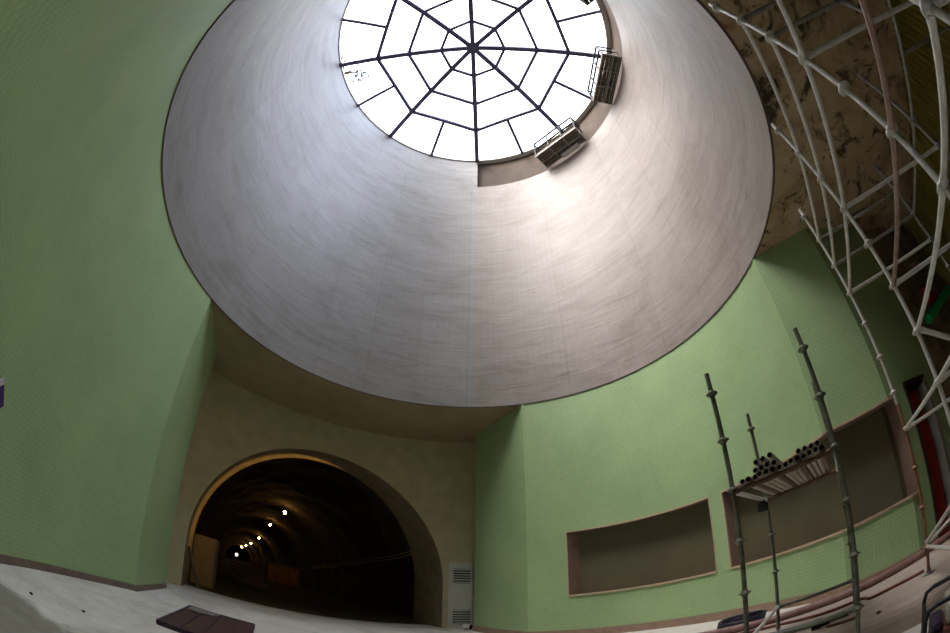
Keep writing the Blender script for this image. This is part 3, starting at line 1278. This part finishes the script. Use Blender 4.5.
z = lambda v: EYE + v
for v in (3.61, 3.11, 2.62, 1.61, 1.11, 0.615):
    ledger(S1, S2, z(v), 'tube_brown' if v == 1.61 else 'galvanised')
for v in (3.61, 3.11, 2.62, 0.615, -0.89):
    ledger(S2, S3, z(v))
for v, m in ((2.62, 'galvanised'), (1.61, 'tube_brown'), (1.11, 'galvanised')):
    ledger(S0, S1, z(v), m)
for S, Sb, vs in ((S1, S1b, (3.61, 3.11, 2.62)), (S2, S2b, (2.62, 0.615, 1.61)), (S3, S3b, (3.61, 3.11, 2.62, 0.615)), (S0, S0b, (1.61, 1.11))):
    for v in vs:
        ledger(S, Sb, z(v), 'dull_steel' if v > 3 else 'galvanised')
for a, b in ((S0b, S1b), (S1b, S2b), (S2b, S3b)):
    ledger(a, b, z(3.11), 'dull_steel')
ledger(S1b, S2b, z(1.61), 'dull_steel')
ledger(S2, S2b, z(1.11), 'galvanised', z(-0.30), name='brace')
ledger(S3, S3b, z(-0.86), 'galvanised', z(-0.30), name='brace')
ledger(S3, S2, z(-0.83), 'galvanised', z(-0.30), name='brace')
m0 = S1b + (S2b - S1b) * 0.48
ledger(m0, m0 + TV * 0.9, z(3.11), 'dull_steel', name='transom')
m1 = S1 + TV * 0.57
mb = MB()
mb.tube((m1.x, m1.y, z(2.78)), (m1.x, m1.y, z(3.25)), 0.024, 10)
mb.build('upright', 'dull_steel', scaf)

# ------------------------------------------------------------------ small scaffold tower
TA = Vector(polar(34.9, 4.05)); TB = Vector(polar(49.9, 3.96)); TC = Vector(polar(39.1, 5.80)); TD = TB + (TC - TA)
tower = thing('scaffold_tower', 'small four-post scaffold tower of dark tubes carrying stacked pipes before the right wall', 'scaffold', (TA.x, TA.y, 0))
TT = EYE + 1.84
for p, zf in ((TA, 0.0), (TB, 0.0), (TC, PLAT_Z), (TD, PLAT_Z)):
    standard(tower, p, zf + 0.08, TT, 'dark_green_steel', [v + 0.005 for v in LV])
    jack(tower, p, zf, zf + 0.08)


def tledger(a, b, z, mat='dark_green_steel', r=0.024):
    a, b = Vector(a), Vector(b)
    d = (b - a).normalized()
    mb = MB()
    p0 = Vector((a.x + d.x * 0.03, a.y + d.y * 0.03, z)); p1 = Vector((b.x - d.x * 0.03, b.y - d.y * 0.03, z))
    mb.tube(p0, p1, r, 12)
    dd = (p1 - p0).normalized()
    mb.tube(p0, p0 + dd * 0.06, r * 1.35, 10, r1=r * 1.1)
    mb.tube(p1, p1 - dd * 0.06, r * 1.35, 10, r1=r * 1.1)
    mb.build('ledger', mat, tower)


ZS = EYE + 0.60
tledger(TA, TB, ZS, 'pipe_brown'); tledger(TC, TD, ZS, 'pipe_brown'); tledger(TA, TC, ZS, 'galvanised'); tledger(TB, TD, ZS, 'galvanised')
tledger(TC, TD, EYE - 0.88); tledger(TA, TC, EYE - 0.88, 'galvanised'); tledger(TA, TB, EYE - 0.88); tledger(TB, TD, EYE - 0.88)

# pipes lying across the shelf: each one a thing
ab = (TB - TA); abl = ab.length; abd = ab.normalized()
ac = (TC - TA).normalized(); acl = (TC - TA).length
PRAD = 0.026


def shelf_pipe(s, layer, rad, over0, over1, skew, mat, label, group, dz=0.0):
    zc = ZS + 0.0245 + rad + dz
    if layer:
        zc = ZS + 0.0245 + PRAD + layer * 0.056 + dz
    a = TA + abd * s - ac * over0
    b = TA + abd * (s + skew) + ac * (acl + over1)
    mb = MB()
    mb.tube((a.x, a.y, zc), (b.x, b.y, zc), rad, 14, bore=rad * 0.84, cap_mi=1)
    tag(mb.build('steel_pipe', [mat, 'pipe_bore']), label, 'pipe', group)


rp = random.Random(4)
n_low = 14
for i in range(n_low):
    s = 0.125 + (abl - 0.25) * i / (n_low - 1)
    shelf_pipe(s, 0, PRAD, rp.uniform(0.06, 0.16), rp.uniform(0.02, 0.14), 0.0, ['pipe_grey', 'pipe_brown', 'pipe_grey', 'pipe_grey'][i % 4],
               'steel pipe in the bottom layer lying across the small scaffold tower', 'pipes in the bottom layer on the tower')
stp = (abl - 0.25) / (n_low - 1)
for i in (2, 3, 4, 5, 9, 10, 11, 12):
    s = 0.125 + stp * (i + 0.5)
    shelf_pipe(s, 0.8, PRAD, rp.uniform(0.10, 0.2), rp.uniform(-0.1, 0.08), 0.0, 'pipe_grey',
               'steel pipe in the second layer on the small scaffold tower', 'pipes in the second layer on the tower')
for i, txt in ((3, 'left'), (4.2, 'middle'), (5.4, 'right')):
    s = 0.125 + stp * (i + 0.0)
    shelf_pipe(s, 1.78, PRAD, 0.12 + 0.03 * i, -0.2, 0.0, 'pipe_grey', 'topmost pipe heap on the small tower, its %s pipe' % txt, 'pipes on top of the heap')
mb = MB()
q = TC - ac * 0.32 - abd * 0.0
mb.tube((q.x, q.y, ZS - 0.026), (q.x, q.y, ZS - 0.16), 0.045, 12)
mb.box((q.x, q.y, ZS - 0.10), (0.16, 0.09, 0.1), 0.6)
tag(mb.build('clamp', 'gen_dark'), 'small black clamp hanging under the pipe shelf of the small tower', 'clamp')

# ------------------------------------------------------------------ raised concrete strip on the right
edge = [polar(24, 5.2), polar(36, 4.95), polar(47.4, 4.78), polar(53, 4.72), polar(59.1, 4.74), polar(63.2, 4.95), polar(69, 5.5), polar(75, 6.3)]
far = [polar(24, 7.4), polar(34, 7.25), polar(44.7, 7.1), polar(50.4, 7.2), polar(60.2, 7.75), polar(63.5, 7.95), polar(69, 8.3), polar(75, 8.9)]


def smooth_poly(P, n=6):
    out = []
    for i in range(len(P) - 1):
        p0 = Vector(P[max(i - 1, 0)]); p1 = Vector(P[i]); p2 = Vector(P[i + 1]); p3 = Vector(P[min(i + 2, len(P) - 1)])
        for k in range(n):
            t = k / n
            out.append(0.5 * ((2 * p1) + (-p0 + p2) * t + (2 * p0 - 5 * p1 + 4 * p2 - p3) * t * t + (-p0 + 3 * p1 - 3 * p2 + p3) * t ** 3))
    out.append(Vector(P[-1]))
    return out


eg, fg = smooth_poly(edge), smooth_poly(far)
mb = MB()
prof = [(0.0, -0.02), (0.0, PLAT_Z - 0.14), (0.02, PLAT_Z - 0.08), (0.06, PLAT_Z - 0.03), (0.14, PLAT_Z)]
rows = []
for e_, f_ in zip(eg, fg):
    d = (f_ - e_).normalized()
    row = [(e_.x + d.x * a, e_.y + d.y * a, zz) for a, zz in prof]
    row += [(f_.x, f_.y, PLAT_Z), (f_.x, f_.y, -0.02)]
    rows.append(row)
for a, b in zip(rows, rows[1:]):
    for k in range(len(a) - 1):
        mb.face([a[k], b[k], b[k + 1], a[k + 1]], smooth=(k < 4))
mb.face(rows[0]); mb.face(rows[-1])
mb.build('floor_platform', 'platform_concrete', kind='structure')


def lying(name, pts, rad, mat, label, zlift=0.0, base=PLAT_Z, cat='pipe', n=10, sm=True):
    P = smooth_poly(pts, 6) if sm else [Vector(p) for p in pts]
    mb = MB()
    mb.poly_tube([(p.x, p.y, base + rad + zlift) for p in P], rad, n)
    return tag(mb.build(name, mat), label, cat)


lying('floor_pipe', [polar(26, 7.0), polar(34, 6.72), polar(44.7, 6.62), polar(50.4, 6.66), polar(60.2, 7.15), polar(63.5, 7.4), polar(70, 7.8)], 0.06, 'pipe_pink',
      'thick pinkish pipe lying along the back of the raised concrete strip')
lying('hose', [polar(34, 6.4), polar(39.3, 6.25), polar(45, 6.0), polar(50.3, 5.98), polar(51.4, 5.80), polar(52.4, 5.78), polar(55, 5.84), polar(59.4, 5.9)], 0.022, 'pipe_red',
      'thin reddish hose lying in front of the thick pinkish pipe', cat='hose')
lying('floor_pipe', [polar(33.5, 5.72), polar(39.3, 5.55), polar(48.6, 5.38)], 0.04, 'pipe_blue', 'bluish grey tube lying between the posts of the small tower', sm=False)
lying('rod', [polar(45.6, 5.12), polar(47.5, 5.06), polar(49.6, 5.03)], 0.018, 'pipe_red', 'short red rod on the near edge of the raised strip', cat='rod')
mb = MB()
q = polar(44.3, 5.3)
mb.box((q[0], q[1], PLAT_Z + 0.05), (0.16, 0.10, 0.10), 0.5)
mb.tube((q[0], q[1], PLAT_Z + 0.05), (q[0] + 0.12, q[1] - 0.1, PLAT_Z + 0.05), 0.045, 10)
tag(mb.build('coupler', 'gen_dark'), 'dark steel coupler lying beside the bluish tube', 'coupler')


def clod(az, d, s, base, label):
    p = polar(az, d)
    rr = random.Random(int(az * 10))
    V, F = [], []
    n1, n2 = 5, 8
    for i in range(n1 + 1):
        th = PI * i / n1
        for j in range(n2):
            ph = 2 * PI * j / n2
            k = s * rr.uniform(0.8, 1.15)
            V.append((p[0] + k * math.sin(th) * math.cos(ph), p[1] + k * math.sin(th) * math.sin(ph), base + s * 0.5 + 0.6 * k * math.cos(th)))
    for i in range(n1):
        for j in range(n2):
            F.append((i * n2 + j, i * n2 + (j + 1) % n2, (i + 1) * n2 + (j + 1) % n2, (i + 1) * n2 + j))
    mb = MB()
    mb.idx(V, F, 0, True)
    tag(mb.build('stone', 'stone_dark'), label, 'stone')


clod(52.8, 4.86, 0.035, PLAT_Z - 0.01, 'dark clod on the rounded edge of the raised concrete strip')
fz = floor_z(*polar(-57.6, 6.05))
clod(-57.6, 6.05, 0.03, fz, 'small dark clod on the pale floor near the left wall')
clod(-50.1, 6.3, 0.03, floor_z(*polar(-50.1, 6.3)), 'small dark clod on the pale floor towards the brown panel')

# hose coil by the wall
hc = Vector(polar(34.3, 8.75))
mb = MB()
for k in range(4):
    pts = []
    for i in range(36):
        a = 2 * PI * i / 36
        rr_ = 0.46 + 0.02 * math.sin(3 * a + k)
        pts.append((hc.x + rr_ * math.cos(a), hc.y + rr_ * math.sin(a), 0.045 + 0.055 * k))
    mb.poly_tube(pts, 0.035, 8, closed=True)
tag(mb.build('hose_coil', 'hose_blue'), 'coil of dark blue hose lying on the floor by the right wall', 'hose')

# brown formwork panel on the floor at the left
c4 = [(-4.66, 5.56), (-5.92, 8.24), (-4.55, 8.76), (-3.27, 6.08)]
pc = Vector((sum(p[0] for p in c4) / 4, sum(p[1] for p in c4) / 4))
fp = thing('formwork_panel', 'dark brown formwork panel with one pale worn corner lying on the floor', 'panel', (pc.x, pc.y, floor_z(pc.x, pc.y)))
mb = MB()
zt = 0.075
bz = [floor_z(*p) + 0.004 for p in c4]
mb.face([(p[0], p[1], b + zt) for p, b in zip(c4, bz)])
mb.face([(p[0], p[1], b) for p, b in zip(c4, bz)])
mb.build('board', 'form_panel', fp)
mb = MB()
for i in range(4):
    j = (i + 1) % 4
    a, b = Vector(c4[i]), Vector(c4[j])
    bar(mb, (a.x, a.y, bz[i] + 0.042), (b.x, b.y, bz[j] + 0.042), 0.06, 0.085)
mb.build('edge_strip', 'panel_edge', fp)
mb = MB()
for f in (0.25, 0.5, 0.75):
    a = Vector(c4[0]).lerp(Vector(c4[3]), f); b = Vector(c4[1]).lerp(Vector(c4[2]), f)
    bar(mb, (a.x, a.y, bz[0] + zt + 0.006), (b.x, b.y, bz[1] + zt + 0.006), 0.03, 0.02)
mb.build('batten', 'panel_edge', fp)
mb = MB()
a = Vector(c4[1])
e1 = (Vector(c4[2]) - a); e2 = (Vector(c4[0]) - a)
q = [a + e1 * 0.02 + e2 * 0.02, a + e1 * 0.5 + e2 * 0.05, a + e1 * 0.45 + e2 * 0.22, a + e1 * 0.05 + e2 * 0.3]
mb.face([(p.x, p.y, bz[1] + zt + 0.02) for p in q])
mb.face([(p.x, p.y, bz[1] + zt + 0.002) for p in q])
mb.build('worn_corner', 'panel_worn', fp)

# ------------------------------------------------------------------ portable generator, bottom right corner
gl = Vector(polar(59.6, 2.7))
gx = Vector(polar(90 + 58, 1.0)).normalized()      # runs to the right
gy = Vector((-gx.y, gx.x))
gen = thing('generator', 'portable generator in a black tube frame at the bottom right corner of the photo', 'generator', (gl.x, gl.y, 0))


def g(a, b, zz):
    return Vector((gl.x + gx.x * a + gy.x * b, gl.y + gx.y * a + gy.y * b, zz))


GA = math.atan2(gx.y, gx.x)
GL, GW, GH = 0.85, 0.5, 0.74
for b in (0.0, GW):
    mb = MB()
    pts = [g(0.0, b, 0.03)] + [g(0.0, b, zz) for zz in (0.3, GH - 0.08)]
    pts += [g(0.02, b, GH - 0.02), g(0.08, b, GH), g(GL - 0.08, b, GH), g(GL - 0.02, b, GH - 0.02), g(GL, b, GH - 0.08), g(GL, b, 0.03)]
    mb.poly_tube(pts, 0.018, 8)
    mb.tube(g(0, b, 0.06), g(GL, b, 0.06), 0.018, 8)
    mb.build('frame', 'gen_frame', gen)
for a in (0.0, GL):
    for zz in (0.06, GH - 0.1):
        mb = MB()
        mb.tube(g(a, 0, zz), g(a, GW, zz), 0.016, 8)
        mb.build('crossbar', 'gen_frame', gen)
mb = MB()
c = g(0.09, 0.25, 0.40)
mb.box(c, (0.10, 0.34, 0.34), GA)
for k in range(5):
    mb.box(g(0.09, 0.07, 0.27 + 0.06 * k), (0.11, 0.03, 0.025), GA)
mb.tube(g(0.09, 0.05, 0.57), g(0.09, 0.25, 0.57), 0.035, 12)
mb.build('engine', 'gen_engine', gen, bevel=0.015)
mb = MB()
mb.box(g(0.40, 0.25, 0.61), (0.50, 0.42, 0.16), GA)
mb.build('tank', 'gen_tank', gen, bevel=0.05)
mb = MB()
mb.tube(g(0.4, 0.25, 0.69), g(0.4, 0.25, 0.72), 0.04, 14)
mb.build('tank_cap', 'gen_dark', gen)
mb = MB()
mb.box(g(0.40, 0.25, 0.51), (0.52, 0.44, 0.045), GA)
mb.build('band', 'pipe_red', gen)
mb = MB()
mb.tube(g(0.18, 0.25, 0.29), g(0.78, 0.25, 0.29), 0.15, 20)
for k in range(4):
    mb.tube(g(0.24 + 0.12 * k, 0.25, 0.29), g(0.27 + 0.12 * k, 0.25, 0.29), 0.165, 20)
mb.build('alternator', 'dull_steel', gen)

# ------------------------------------------------------------------ odds and ends on the walls
a, b = eline(2.5), eline(4.3)
mb = MB()
pA = Vector((a[0] - ne.x * 0.16, a[1] - ne.y * 0.16, EYE + 2.95)); pB = Vector((b[0] - ne.x * 0.16, b[1] - ne.y * 0.16, EYE + 3.6))
mb.tube(pA, pB, 0.12, 14)
for f in (0.15, 0.85):
    q = pA.lerp(pB, f)
    mb.box((q.x + ne.x * 0.08, q.y + ne.y * 0.08, q.z), (0.06, 0.24, 0.06), angE)
tag(mb.build('wall_pipe', 'green_pipe'), 'bright green pipe slanting up the old brown wall behind the scaffold', 'pipe')
a = eline(2.95)
mb = MB()
mb.box((a[0] - ne.x * 0.24, a[1] - ne.y * 0.24, EYE + 3.52), (0.24, 0.2, 0.42), angE)
tag(mb.build('hose_box', 'red_box', bevel=0.01), 'small red box on the old brown wall above the green pipe', 'box')

# tilted panel added on the wall for an unidentified free-standing purple item
pr_t, pr_b = Vector((-5.70, 2.36, EYE + 0.82)), Vector((-5.84, 2.58, EYE + 0.47))
na = Vector((CX + 5.75, CY - 2.45, 0)).normalized()
up_ = (pr_t - pr_b).normalized()
rt_ = up_.cross(na).normalized()
if rt_.y < 0:
    rt_ = -rt_
ctr = (pr_t + pr_b) / 2 - rt_ * 0.21 + na * 0.035
tn = thing('purple_item', 'purple panel with white rim on the green wall for an unidentified item, cut by the photo edge', 'unidentified item', tuple(ctr))
rot = Matrix((rt_, na, up_)).transposed()
mb = MB()
mb.box(ctr, (0.42, 0.03, 0.40), mat=rot)
mb.build('rim', 'item_white', tn, bevel=0.008)
mb = MB()
mb.box(ctr + na * 0.016 - up_ * 0.03, (0.40, 0.012, 0.30), mat=rot)
mb.build('face', 'item_purple', tn)

# ------------------------------------------------------------------ tree leaning over the skylight
tb = Vector((-12.2, 8.8, EYE + 18.9))
tree = thing('tree', 'leafy tree seen faintly through the left side of the skylight', 'tree', tb)
rt = random.Random(11)
mb = MB()
tip = Vector((-7.5, 8.2, EYE + 24.4))
trunk = [tb, tb + Vector((0.1, 0, 2.0)), tb + Vector((0.6, -0.1, 3.6)), tb + Vector((1.8, -0.3, 5.0)), tip]
mb.poly_tube(trunk, 0.11, 8)
tips = []
for k in range(9):
    s = trunk[3].lerp(tip, rt.uniform(0.0, 1.0))
    e2 = s + Vector((rt.uniform(-0.3, 0.9), rt.uniform(-1.1, 1.2), rt.uniform(-0.4, 0.7)))
    mb.tube(s, e2, 0.03, 6, r1=0.012)
    tips.append((s, e2))
mb.build('trunk', 'bark', tree)
mb = MB()
for s, e2 in tips:
    for q in range(34):
        c = s.lerp(e2, rt.uniform(0.3, 1.1)) + Vector((rt.gauss(0, .16), rt.gauss(0, .16), rt.gauss(0, .16)))
        d = Vector((rt.gauss(0, 1), rt.gauss(0, 1), rt.gauss(0, .5))).normalized()
        w_ = d.cross(Vector((rt.gauss(0, 1), rt.gauss(0, 1), 1))).normalized()
        ln, wd = rt.uniform(0.26, 0.42), rt.uniform(0.06, 0.10)
        mb.face([c, c + d * ln * 0.5 + w_ * wd, c + d * ln, c + d * ln * 0.5 - w_ * wd])
mb.build('foliage', 'leaf', tree)

# ------------------------------------------------------------------ sky
LOBE1, LOBE2, LOBE3 = 16.5, 46.0, 15.0
world = bpy.data.worlds.new('sky')
SC.world = world
world.use_nodes = True
t = world.node_tree
t.nodes.clear()
out = t.nodes.new('ShaderNodeOutputWorld')
bg = t.nodes.new('ShaderNodeBackground')
tc = t.nodes.new('ShaderNodeTexCoord')
sx = t.nodes.new('ShaderNodeSeparateXYZ')
t.links.new(tc.outputs['Generated'], sx.inputs[0])
# overcast: brighter overhead, a warm bright side towards -x, cooler towards +x
mrx = t.nodes.new('ShaderNodeMapRange')
t.links.new(sx.outputs['X'], mrx.inputs['Value'])
mrx.inputs['From Min'].default_value = -0.45
mrx.inputs['From Max'].default_value = 0.45
mixc = t.nodes.new('ShaderNodeMix')
mixc.data_type = 'RGBA'
t.links.new(mrx.outputs[0], mixc.inputs[0])
mixc.inputs[6].default_value = (1.06, 1.02, 0.97, 1)
mixc.inputs[7].default_value = (0.84, 0.93, 1.10, 1)
mrz = t.nodes.new('ShaderNodeMapRange')
t.links.new(sx.outputs['Z'], mrz.inputs['Value'])
mrz.inputs['From Min'].default_value = 0.0
mrz.inputs['From Max'].default_value = 1.0
mrz.inputs['To Min'].default_value = 0.25
mrz.inputs['To Max'].default_value = 1.0
gt = t.nodes.new('ShaderNodeMath')
gt.operation = 'GREATER_THAN'
t.links.new(sx.outputs['Z'], gt.inputs[0])
gt.inputs[1].default_value = 0.0
mul = t.nodes.new('ShaderNodeMath')
mul.operation = 'MULTIPLY'
t.links.new(mrz.outputs[0], mul.inputs[0])
t.links.new(gt.outputs[0], mul.inputs[1])
mul2 = t.nodes.new('ShaderNodeMath')
mul2.operation = 'MULTIPLY'
t.links.new(mul.outputs[0], mul2.inputs[0])
mul2.inputs[1].default_value = 4.8
sky_in = t.nodes.new('ShaderNodeVectorMath')
sky_in.operation = 'SCALE'
t.links.new(mixc.outputs[2], sky_in.inputs[0])
t.links.new(mul2.outputs[0], sky_in.inputs['Scale'])
total = sky_in.outputs[0]
# thin places in the cloud glow: around the hidden sun, and a cooler gap opposite
for d, power, col, strength in (((-0.42, -0.22, 0.88), 22.0, (1.04, 1.0, 0.95), LOBE1),
                                ((-0.60, -0.40, 0.69), 32.0, (1.04, 1.0, 0.96), LOBE2),
                                ((0.76, -0.05, 0.64), 22.0, (0.82, 0.92, 1.16), LOBE3)):
    dt = t.nodes.new('ShaderNodeVectorMath')
    dt.operation = 'DOT_PRODUCT'
    t.links.new(tc.outputs['Generated'], dt.inputs[0])
    dt.inputs[1].default_value = Vector(d).normalized()
    cl = t.nodes.new('ShaderNodeMath')
    cl.operation = 'MAXIMUM'
    t.links.new(dt.outputs['Value'], cl.inputs[0])
    cl.inputs[1].default_value = 0.0
    pw_ = t.nodes.new('ShaderNodeMath')
    pw_.operation = 'POWER'
    t.links.new(cl.outputs[0], pw_.inputs[0])
    pw_.inputs[1].default_value = power
    lc = t.nodes.new('ShaderNodeVectorMath')
    lc.operation = 'SCALE'
    lc.inputs[0].default_value = tuple(strength * c for c in col)
    t.links.new(pw_.outputs[0], lc.inputs['Scale'])
    ad = t.nodes.new('ShaderNodeVectorMath')
    ad.operation = 'ADD'
    t.links.new(total, ad.inputs[0])
    t.links.new(lc.outputs[0], ad.inputs[1])
    total = ad.outputs[0]
t.links.new(total, bg.inputs[0])
bg.inputs[1].default_value = 1.0
t.links.new(bg.outputs[0], out.inputs[0])
try:
    world.cycles.sampling_method = 'MANUAL'
    world.cycles.sample_map_resolution = 512
except Exception:
    pass

# ------------------------------------------------------------------ camera: a full-frame fisheye tilted up
cd = bpy.data.cameras.new('camera')
cam = bpy.data.objects.new('camera', cd)
COL.objects.link(cam)
el, roll = R_(37.2985), R_(0.6797)
Fv = Vector((0, math.cos(el), math.sin(el)))
Uv = Vector((0, -math.sin(el), math.cos(el)))
Rv = Vector((1, 0, 0))
cr, sr = math.cos(roll), math.sin(roll)
X = Rv * cr + Uv * sr
Y = Uv * cr - Rv * sr
mw = Matrix((X, Y, -Fv)).transposed().to_4x4()
mw.translation = (0, 0, EYE)
cam.matrix_world = mw
cd.type = 'PANO'
cd.sensor_fit = 'HORIZONTAL'
cd.sensor_width = 36.0
cd.sensor_height = 24.0
pc = cd if hasattr(cd, "panorama_type") else cd.cycles
pc.panorama_type = 'FISHEYE_EQUISOLID'
pc.fisheye_lens = 427.84 * 36.0 / 950.0
pc.fisheye_fov = R_(220)
cd.clip_start = 0.05
cd.clip_end = 500
SC.camera = cam

vs = SC.view_settings
vs.view_transform = 'Standard'
vs.look = 'None'
vs.gamma = 1.0
vs.exposure = 0.0
vs.use_curve_mapping = False
SC.cycles.max_bounces = 12
SC.cycles.diffuse_bounces = 8
SC.cycles.glossy_bounces = 4
SC.cycles.transparent_max_bounces = 8
SC.cycles.use_denoising = True
